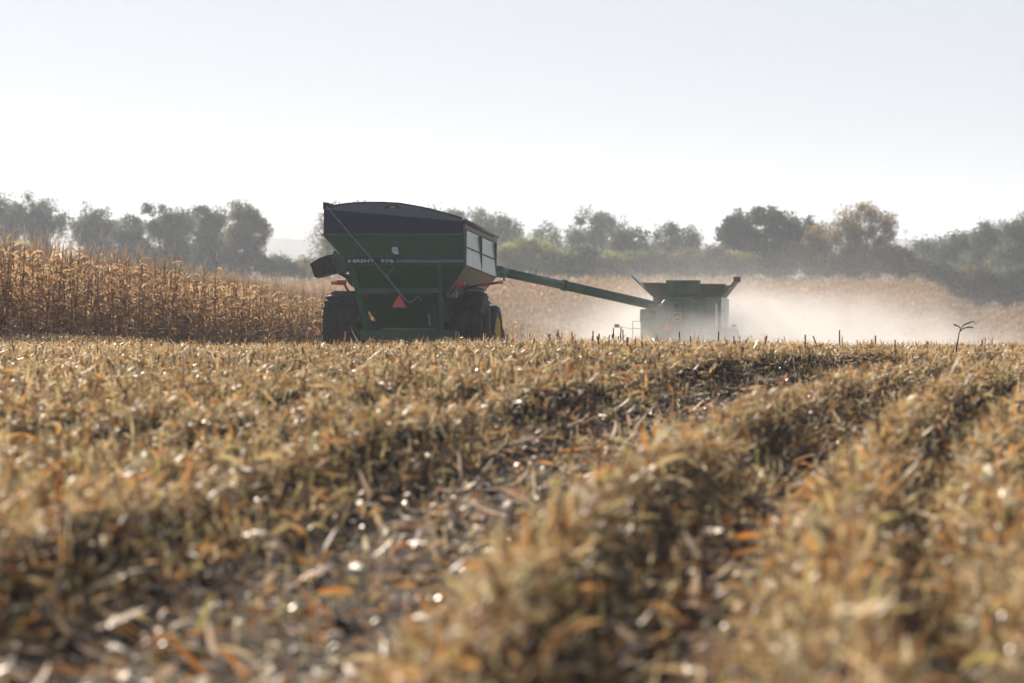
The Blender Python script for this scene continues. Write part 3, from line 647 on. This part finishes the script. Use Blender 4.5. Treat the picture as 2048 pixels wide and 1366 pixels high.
# rear details
sx, sz = h0(1334, 651)
def tri2(hw, h): return [(sx - hw, sz - h/2), (sx - .03, sz + h/2), (sx + .03, sz + h/2), (sx + hw, sz - h/2)]
B().prism(tri2(.17, .30), -.05, -.035).done("warning_triangle", M_smv, hv)
# leaping deer emblem: framed shield with a small bounding figure
ex, ez = h0(1354, 634)
em = B().prism([(ex-.15, ez+.10), (ex-.13, ez-.14), (ex+.13, ez-.14), (ex+.15, ez+.10), (ex+.08, ez+.155), (ex-.08, ez+.155)], -.02, -.0).done("emblem", M_yel, hv)
B().prism([(ex-.13, ez+.09), (ex-.112, ez-.12), (ex+.112, ez-.12), (ex+.13, ez+.09), (ex+.07, ez+.135), (ex-.07, ez+.135)], -.024, -.02).done("emblem_field", M_comb, em)
B().prism([(ex-.09, ez-.05), (ex-.055, ez-.0), (ex+.02, ez+.02), (ex+.05, ez+.06), (ex+.085, ez+.06), (ex+.06, ez+.02), (ex+.045, ez-.01), (ex+.095, ez-.05), (ex+.03, ez-.03), (ex-.03, ez-.035), (ex-.07, ez-.08)], -.028, -.024).done("emblem_deer", M_yel, em)
x_, z_ = h0(1353, 612); B().tube([(x_, -.02, z_), (x_, .0, z_)], .07, 12).done("rear_lamp", M_black, hv)
x_, z_ = h0(1430, 604); B().box(x_ - .02, x_ + .01, -.02, .02, 1.5, z_).done("hood_seam", M_side, hv)
for px in (1297, 1404):
    x_, z_ = h0(px, 662); B().box(x_ - .09, x_ + .09, -.04, -.005, z_ - .05, z_ + .04).done("tail_light", M_red, hv, .01)
a1 = h0(1284, 638); b1 = h0(1428, 638)
B().box(a1[0], b1[0], -.018, -.001, a1[1] - .015, a1[1] + .015).done("hood_crease", M_combd, hv)
for k_ in range(5): B().box(h0(1394, 0)[0], h0(1420, 0)[0], -.015, -.001, h0(0, 616 + k_*3)[1], h0(0, 615 + k_*3)[1]).done("vent", M_combd, hv)
x_, z_ = h0(1306, 625); B().box(x_ - .1, x_ + .1, -.03, -.001, z_ - .03, z_ + .05).done("work_light", M_black, hv)
# ladder, side lights, wheels, cab, header
xs0, zs0 = h0(1262, 642); xs1, _ = h0(1281, 642)
ld = B().box(xs0, xs0+.02, .5, .52, 1.4, zs0).box(xs1-.04, xs1, .5, .54, 1.4, zs0).box(xs0, xs1, .5, .52, zs0-.02, zs0).box(xs0, xs1, .45, .6, zs0-.25, zs0-.23).done("ladder", M_side, hv)
for px in (1228, 1465):
    x_, z_ = h0(px, 652); B().box(x_-.08, x_+.08, 1, 1.08, z_-.05, z_+.06).tube([(x_, 1.1, z_), (x_ + (.5 if px < 1300 else -.5), 1.2, z_ - .1)], .01, 6).done("side_marker", M_tan, hv)
for s_ in (-1, 1): wheel(hv, s_ * 1.15, 1.2, .72, .72, .5, .36)
for s_ in (-1, 1): wheel(hv, s_ * 1.25, 5.6, 1.0, 1.0, .75, .48)
B().loft([rect(-.85, .85, 6.6, 8.2, 1.7), rect(-.85, .85, 6.5, 8.5, 3.2)]).done("cab", M_glass, hv, .04)
B().box(-.95, .95, 6.4, 8.6, 3.2, 3.35).done("cab_roof", M_comb, hv, .04)
hd = B().box(-3.0, 3.0, 9.6, 10.4, .3, 1.0).box(-.5, .5, 7.8, 9.6, .6, 1.5).done("corn_header", M_comb, hv, .03)
for i in range(9):
    x_ = -3.0 + i * .75; B().loft([rect(x_ - .15, x_ + .15, 10.4, 10.45, .25), rect(x_ - .15, x_ + .15, 10.4, 10.45, .7)]).tube([(x_, 10.4, .5), (x_, 11.5, .1)], [.2, .03], 8).done("row_snout", M_comb, hd)
# unloading auger
Mi = MH.inverted(); W = lambda px, py, d: tuple(Mi @ at(px, py, d))
aug = B().tube([W(1316, 614, 97.5), W(1290, 607, 97), W(1130, 571, 94)], .150, 16).tube([W(1130, 571, 94), W(1008, 545, 91.5)], .142, 16).done("unloading_auger", M_green2, hv, smooth=True)
B().tube([W(1010, 545.5, 91.5), W(998, 542.8, 91.3), W(990, 543, 91.2), W(983, 547, 91.1), W(975, 555, 91), W(962, 566, 90.8), W(950, 575, 90.7)], [.17, .18, .18, .175, .165, .15, .13], 14).done("auger_elbow", M_green2, aug, smooth=True)
B().tube([W(1131, 571.2, 94), W(1126, 570, 93.9)], .175, 16).done("auger_collar", M_green, aug)
B().tube([W(1008, 555, 91.5), W(1008, 562, 91.5)], .03, 8).done("auger_lamp", M_black, aug)

# ------------------------------------------------------------------ trees
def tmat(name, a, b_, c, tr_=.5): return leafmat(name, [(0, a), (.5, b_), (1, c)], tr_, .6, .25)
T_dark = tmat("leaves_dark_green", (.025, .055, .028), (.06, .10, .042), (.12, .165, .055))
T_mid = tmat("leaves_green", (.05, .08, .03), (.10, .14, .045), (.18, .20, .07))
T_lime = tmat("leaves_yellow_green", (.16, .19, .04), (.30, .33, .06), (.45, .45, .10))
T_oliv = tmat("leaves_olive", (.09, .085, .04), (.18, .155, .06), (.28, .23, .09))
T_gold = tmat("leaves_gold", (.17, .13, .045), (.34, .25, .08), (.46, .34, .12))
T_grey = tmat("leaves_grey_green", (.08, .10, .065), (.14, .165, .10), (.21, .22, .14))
T_red = tmat("leaves_red", (.3, .05, .03), (.45, .08, .04), (.5, .12, .05))
M_bark = paint("bark", (.08, .065, .05), .9, 0, (.04, .03, .025), .5, 4)
def tree(name, px, d, lobes, lm, label, cat="tree", group="trees of the far treeline", leaf=.31, n=5200, spiky=0, clump=.5, fill=.62, trunks=1, base_py=None, sig=.5, bare=0):
    g = at(px, 550, d); bz = float(hz0(g.x, g.y)) - .1; s = d / F
    e = empty(name, Matrix.Translation((g.x, g.y, bz)), label, cat, group)
    areas = np.array([l[2]*l[3] for l in lobes], float); areas /= areas.sum()
    mr_ = max(l[2] for l in lobes)
    if cat == 'tree': lobes = [(a_, b_, c_ * 1.12, d_ * 1.05) for a_, b_, c_, d_ in lobes] + [(px, 525, mr_ * 1.4, 30)]
    areas = np.array([l[2]*l[3] for l in lobes], float); areas /= areas.sum(); n = int(n * 2.3)
    C = []
    for l, ar in zip(lobes, areas):
        c = at(l[0], l[1], d); k = max(8, int((330 if spiky else 125) * ar))
        v = rng.normal(size=(k, 3)); v /= np.linalg.norm(v, axis=1)[:, None]
        r = rng.random(k) ** (1/3) * (1 - fill) + fill * rng.uniform(.75, 1.0, k)
        ph = rng.uniform(0, 6.28, 3)
        if spiky: v *= r[:, None] * .97
        else: v *= (r * (.98 + .12 * np.sin(4 * v[:, 0] + ph[0]) + .10 * np.sin(6 * v[:, 2] + ph[1]) + .08 * np.sin(5 * v[:, 1] + ph[2])))[:, None]
        C.append(np.stack([c.x - g.x + v[:, 0]*l[2]*s*.9, v[:, 1]*l[2]*s*.8, c.z - bz + v[:, 2]*l[3]*s*.9], 1))
    C = np.concatenate(C); C = C[C[:, 2] > .3]
    m = max(10, n // len(C)); sz = sig * (d / 400)
    rad = rng.uniform(.55, 1.5, len(C))
    cc = np.repeat(C, m, 0); rr = np.repeat(rad, m)
    off = np.clip(rng.normal(size=(len(cc), 3)), -1.7, 1.7) * (sz * rr)[:, None]
    if spiky: off[:, 2] = np.abs(off[:, 2]) * 1.5; off[:, :2] *= .55
    p = cc + off; p = p[p[:, 2] > .05]; N = len(p); lf = leaf * d / 400
    el = rng.uniform(.9, 1.5, N) if spiky else rng.uniform(-1.4, 1.4, N)
    A = Acc(); A.add(*strips(p, rng.uniform(0, 6.28, N), el, 0, rng.uniform(.6, 1.4, N) * lf, rng.uniform(.45, .9, N) * lf, 1, None, [.7, .6], np.clip(.5 + .35 * np.sin(p[:, 0] * 1.3 + p[:, 2] * 1.7) + rng.normal(0, .2, N), 0, 1)))
    link("crown", A.mesh("crown"), lm, e)
    # trunk and limbs
    bb = B(); zc = np.median(C[:, 2]); H = C[:, 2].max(); r0 = max(.12, H * .022)
    for t_ in range(trunks):
        fx = (t_ - (trunks - 1)/2) * .9; tip = (fx*2.2 + rng.normal(0, .2), rng.normal(0, .3), H*.8)
        bb.tube([(fx*.4, 0, -.2), (fx*.8, .1, H*.25), (fx*1.5, 0, H*.5), tip], [r0, r0*.8, r0*.55, r0*.15], 7)
        for c in C[rng.choice(len(C), min(len(C), 13 if trunks == 1 else 8), replace=False)]:
            zs = rng.uniform(.18, .55)*min(H, max(c[2], 1)); q = Vector((fx*(.6+zs/H), 0, zs)); c = Vector(c)
            bb.tube([q, q.lerp(c, .5) + Vector((0, 0, -.05*H*.5)), c], [r0*.45, r0*.28, r0*.1], 5)
    bb.done("trunk", M_bark, e)
    return e
tree("broadleaf_tree", 12, 385, [(5, 440, 38, 48)], T_mid, "dark leafy tree cut by the photo's left edge, above the tall corn")
tree("broadleaf_tree", 75, 380, [(62, 428, 44, 44), (98, 445, 38, 40), (60, 470, 60, 50)], T_dark, "tall rounded dark tree second from the left edge", n=7000)
tree("broadleaf_tree", 192, 390, [(200, 448, 38, 30), (172, 462, 26, 28), (200, 480, 50, 30)], T_dark, "smaller dark tree standing between the tall left tree and the dense dark clump")
tree("broadleaf_tree", 262, 384, [(258, 465, 26, 30), (262, 500, 30, 40)], T_dark, "narrow dark tree leaning on the left side of the dense dark clump", n=3600)
tree("broadleaf_tree", 322, 378, [(308, 440, 40, 33), (345, 450, 40, 34), (325, 495, 60, 45)], T_dark, "dense dark tree in the middle of the left treeline", n=8000)
tree("broadleaf_tree", 412, 386, [(405, 444, 40, 34), (430, 465, 42, 45), (415, 505, 48, 40)], T_dark, "dark open topped tree left of the brownish tree, above the falling corn line", n=7000)
tree("broadleaf_tree", 490, 376, [(484, 440, 32, 34), (505, 470, 32, 50), (480, 500, 40, 45)], T_oliv, "olive brown tree at the right end of the left treeline", n=7000)
tree("shrub", 548, 376, [(545, 534, 32, 14)], T_grey, "low grey green shrub right of the olive brown tree", "shrub", n=2200)
tree("shrub", 600, 376, [(600, 538, 34, 9)], T_grey, "flat low shrub in the gap left of the grain cart", "shrub", n=1800)
tree("broadleaf_tree", 655, 372, [(648, 475, 24, 45), (690, 430, 42, 30), (700, 480, 50, 50)], T_oliv, "thin leaved pale tree partly hidden by the grain cart's left side", n=3200, fill=.8)
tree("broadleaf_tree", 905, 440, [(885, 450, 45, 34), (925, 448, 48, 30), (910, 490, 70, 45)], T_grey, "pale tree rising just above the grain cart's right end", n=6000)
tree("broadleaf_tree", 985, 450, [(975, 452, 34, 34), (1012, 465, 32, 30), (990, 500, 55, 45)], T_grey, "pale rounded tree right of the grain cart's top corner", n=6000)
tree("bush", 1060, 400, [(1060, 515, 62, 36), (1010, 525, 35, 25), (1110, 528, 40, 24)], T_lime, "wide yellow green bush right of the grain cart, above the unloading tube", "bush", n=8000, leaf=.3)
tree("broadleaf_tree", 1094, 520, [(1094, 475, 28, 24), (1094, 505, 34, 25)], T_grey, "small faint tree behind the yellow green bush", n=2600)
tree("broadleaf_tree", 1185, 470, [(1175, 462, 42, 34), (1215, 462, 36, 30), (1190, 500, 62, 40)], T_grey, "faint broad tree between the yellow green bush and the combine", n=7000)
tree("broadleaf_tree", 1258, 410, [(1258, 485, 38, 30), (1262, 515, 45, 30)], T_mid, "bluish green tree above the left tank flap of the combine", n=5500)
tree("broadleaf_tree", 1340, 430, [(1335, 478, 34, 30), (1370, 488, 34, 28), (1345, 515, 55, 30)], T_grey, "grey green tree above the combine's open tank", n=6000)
tree("bush", 1165, 396, [(1165, 522, 44, 26)], T_mid, "round green bush right of the wide yellow green bush", "bush", n=4500)
tree("bush", 1232, 394, [(1230, 530, 36, 20)], T_lime, "low lime green bush below the bluish green tree", "bush", n=3200)
tree("bush", 1300, 394, [(1300, 530, 40, 20)], T_mid, "low dark green bush directly above the combine's tank", "bush", n=3200)
tree("bush", 1380, 394, [(1378, 528, 40, 22)], T_oliv, "low olive bush left of the big plumed dark tree", "bush", n=3200)
tree("plumed_tree", 1532, 395, [(1532, 470, 88, 42), (1470, 482, 42, 36), (1598, 484, 44, 34), (1530, 505, 90, 40)], T_dark, "big dark tree with an upswept plumed flat crown right of the combine", n=17000, spiky=1, sig=.5)
tree("bush", 1458, 388, [(1457, 514, 5, 8)], T_red, "tiny red leaved bush in front of the plumed dark tree", "bush", n=260, sig=.16)
tree("bush", 1475, 388, [(1480, 530, 42, 18)], T_lime, "lime green bush at the left foot of the plumed dark tree", "bush", n=3000)
tree("bush", 1424, 390, [(1424, 522, 34, 24)], T_grey, "grey green bush filling the gap left of the plumed dark tree", "bush", n=3000)
tree("bush", 1836, 384, [(1836, 538, 36, 20)], T_grey, "low grey green bush beneath the distant water tower", "bush", n=3000)
tree("bush", 1560, 388, [(1555, 532, 46, 16)], T_oliv, "olive bush at the right foot of the plumed dark tree", "bush", n=3000)
tree("broadleaf_tree", 1636, 385, [(1640, 478, 28, 24), (1622, 500, 34, 26)], T_gold, "small golden brown tree between the plumed dark tree and the tall yellowing tree", n=3800, fill=.8)
tree("broadleaf_tree", 1722, 382, [(1716, 442, 42, 32), (1760, 458, 30, 40), (1690, 470, 34, 34), (1735, 490, 48, 30)], T_gold, "tall yellowing tree with several visible trunks, highest right of the combine", n=9000, trunks=3, fill=.85, leaf=.24)
tree("bush", 1792, 380, [(1790, 522, 36, 26)], T_oliv, "olive bush at the right foot of the tall yellowing tree", "bush", n=3500)
tree("bush", 1700, 380, [(1695, 535, 60, 14)], T_oliv, "low wide bush under the tall yellowing tree", "bush", n=3500)
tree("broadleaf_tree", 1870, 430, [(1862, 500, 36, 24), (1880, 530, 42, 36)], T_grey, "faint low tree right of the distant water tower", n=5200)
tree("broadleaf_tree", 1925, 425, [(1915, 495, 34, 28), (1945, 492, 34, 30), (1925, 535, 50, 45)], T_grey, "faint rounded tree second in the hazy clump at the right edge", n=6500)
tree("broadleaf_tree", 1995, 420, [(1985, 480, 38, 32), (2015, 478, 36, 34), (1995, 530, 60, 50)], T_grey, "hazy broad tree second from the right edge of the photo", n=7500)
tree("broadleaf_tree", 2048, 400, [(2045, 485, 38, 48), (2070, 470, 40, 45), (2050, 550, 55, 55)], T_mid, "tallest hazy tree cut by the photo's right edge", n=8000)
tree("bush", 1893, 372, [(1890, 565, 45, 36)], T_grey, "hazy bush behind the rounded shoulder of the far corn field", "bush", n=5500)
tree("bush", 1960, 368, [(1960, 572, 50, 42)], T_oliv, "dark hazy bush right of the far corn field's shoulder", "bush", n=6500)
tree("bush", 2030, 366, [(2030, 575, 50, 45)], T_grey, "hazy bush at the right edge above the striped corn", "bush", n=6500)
P = np.stack([rng.uniform(-75, 85, 26000), rng.normal(383, 5, 26000)], 1); z_ = hz0(P[:, 0], P[:, 1]) + rng.random(26000) ** 1.2 * (.9 + 1.7 * vnoise(P[:, 0]*.35, P[:, 1]*.1))
A = Acc(); A.add(*strips(np.c_[P, z_], rng.uniform(0, 6.28, 26000), rng.uniform(-1.2, 1.4, 26000), 0, .34, .26, 1))
o = link("undergrowth", A.mesh("undergrowth"), T_oliv); tag(o, "low tangled undergrowth along the foot of the far treeline", "undergrowth", kind="stuff")

# ------------------------------------------------------------------ distant hills, tower, masts
hx = np.linspace(-1500, 1500, 700); M_hill = tmat("hill_woods", (.03, .045, .03), (.05, .07, .04), (.08, .09, .05), 0)
def hill(y0, prof, seed, amp):
    hh = np.interp(hx / y0 * F + 1024, *zip(*prof)); hh = (HOR - hh) / F * y0 + amp * (vnoise(hx * .035 + seed, hx * 0 + seed) + .6 * vnoise(hx * .11 + seed, hx * 0)) - amp * .8
    rows_ = [np.stack([hx, hx*0 + y0 - 260, hx*0 - 15], 1), np.stack([hx, hx*0 + y0 - 90, hh*.6 - 5], 1), np.stack([hx, hx*0 + y0, hh], 1), np.stack([hx, hx*0 + y0 + 300, hx*0 - 15], 1)]
    V = np.concatenate(rows_); n = len(hx); i = np.arange(n - 1)
    return V, np.concatenate([np.stack([k*n + i, k*n + i + 1, (k+1)*n + i + 1, (k+1)*n + i], 1) for k in range(3)])
for nm, y0, prof, sd, am in (("hills", 2600, [(-2000, 450), (0, 448), (300, 452), (540, 456), (640, 458), (760, 470), (900, 478), (1300, 486), (1700, 488), (1820, 474), (1860, 479), (1950, 472), (2100, 470), (4000, 480)], 5, 2.6),
                             ("hills", 1700, [(-2000, 470), (0, 470), (500, 474), (700, 492), (1000, 497), (1700, 496), (1780, 487), (1850, 489), (2048, 480), (4000, 480)], 11, 2.4)):
    V, Q = hill(y0, prof, sd, am); o = link(nm, npmesh(nm, V, Q, rng.random(len(Q)), smooth=True), M_hill); tag(o, kind="structure")
wt = at(1811, 480, 2550); e = empty("water_tower", Matrix.Translation((wt.x, wt.y, wt.z - 3)), "tiny pale water tower on the far hill at the right", "water tower")
M_wt = paint("tower_paint", (.10, .13, .2), .6)
B().tube([(0, 0, 0), (0, 0, 9)], [1.0, .7], 10).done("column", M_wt, e)
B().tube([(0, 0, 8.4), (0, 0, 9.2), (0, 0, 10.6), (0, 0, 12), (0, 0, 12.6)], [.8, 2.3, 2.9, 2.1, .3], 16).done("tank", M_wt, e, smooth=True)
for px, top_, lb in ((1210, 398, "thin radio mast left of the combine above the treeline"), (1487+383-0, 446, "thin radio mast right of the water tower")):
    q = at(px, 490, 2200); h = (490 - top_) / F * 2200
    e = empty("radio_mast", Matrix.Translation((q.x, q.y, q.z)), lb, "radio mast")
    B().tube([(0, 0, -4), (0, 0, h)], [.35, .2], 6).done("pole", M_wt, e); B().box(-.6, .6, -.3, .3, h*.82, h*.86).done("antenna", M_wt, e)

# ------------------------------------------------------------------ haze and dust
def volume(name, x0, x1, y0, y1, z0, z1, label, cat, build):
    o = B().box(x0, x1, y0, y1, z0, z1).done(name, [], None)
    m = bpy.data.materials.new(name); m.use_nodes = True; t = m.node_tree; t.nodes.remove(t.nodes["Principled BSDF"])
    v = nd(t, "ShaderNodeVolumePrincipled"); t.links.new(v.outputs[0], t.nodes["Material Output"].inputs["Volume"]); build(t, v, m)
    o.data.materials.append(m); tag(o, label, cat, kind="stuff"); return o
def hazeb(t, v, m):
    v.inputs["Color"].default_value = (.77, .86, 1, 1); v.inputs["Density"].default_value = .0004; v.inputs["Anisotropy"].default_value = .35
volume("haze", -7000, 7000, -450, 9500, -18, 45, "pale autumn haze filling the air", "haze", hazeb)
DC = Vector((16, 112, -4.2))
def dustb(t, v, m):
    L = t.links.new
    def mth(op, a, b=None, clamp=False):
        n = nd(t, "ShaderNodeMath", operation=op); n.use_clamp = clamp
        for i, q in enumerate((a, b)):
            if q is None: continue
            if isinstance(q, (int, float)): n.inputs[i].default_value = q
            else: L(q, n.inputs[i])
        return n.outputs[0]
    g = nd(t, "ShaderNodeNewGeometry"); s = nd(t, "ShaderNodeSeparateXYZ"); L(g.outputs["Position"], s.inputs[0]); x, y, z = s.outputs
    n1 = nd(t, "ShaderNodeTexNoise"); n1.inputs["Scale"].default_value = .24; n1.inputs["Detail"].default_value = 5; n1.inputs["Roughness"].default_value = .58; n1.inputs["Distortion"].default_value = .9
    L(g.outputs["Position"], n1.inputs["Vector"])
    def sm(v_, a, b):                       # smoothstep map
        n = nd(t, "ShaderNodeMapRange", interpolation_type='SMOOTHSTEP'); n.inputs[1].default_value = a; n.inputs[2].default_value = b; L(v_, n.inputs[0]); return n.outputs[0]
    nz = nz = sm(n1.outputs[0], .46, .60)
    base = mth('MULTIPLY', mth('ADD', mth('MULTIPLY', sm(x, -2, 3), .3), mth('MULTIPLY', sm(x, 2, 6), .7)), sm(x, 21, 8)); base = mth('MULTIPLY', base, sm(y, 83, 91)); base = mth('MULTIPLY', base, sm(y, 150, 120))
    hgt = mth('ADD', z, mth('MULTIPLY', n1.outputs[0], -4.2))       # wispy top
    lowp = sm(hgt, -3.7, -6.8)
    thin = mth('MULTIPLY', sm(z, 1.0, -4.0), .05)
    d = mth('MULTIPLY', base, mth('ADD', mth('MULTIPLY', lowp, mth('ADD', nz, .12)), mth('MULTIPLY', thin, nz)))
    boost = mth('ADD', mth('MULTIPLY', mth('MULTIPLY', sm(x, 2, 5), sm(x, 18, 10)), 2.0), .85)
    L(mth('MULTIPLY', mth('MULTIPLY', d, boost), .165), v.inputs["Density"])
    v.inputs["Color"].default_value = (.93, .925, .93, 1); v.inputs["Anisotropy"].default_value = .2
    m.cycles.volume_step_rate = 1
volume("dust_cloud", -6, 46, 82, 152, -9, 1.2, "cloud of pale pinkish dust raised around and to the right of the combine", "dust", dustb)

P = np.stack([rng.normal(8, 4, 500), rng.uniform(88, 108, 500), rng.normal(-3.2, .8, 500)], 1)
A = Acc(); A.add(*strips(P, rng.uniform(0, 6.28, 500), rng.uniform(-1.5, 1.5, 500), 0, rng.uniform(.03, .09, 500), .025, 1))
o = link("flying_chaff", A.mesh("flying_chaff"), M_straw2); tag(o, "flakes of chaff flying in the dust beside the combine", "chaff", kind="stuff")
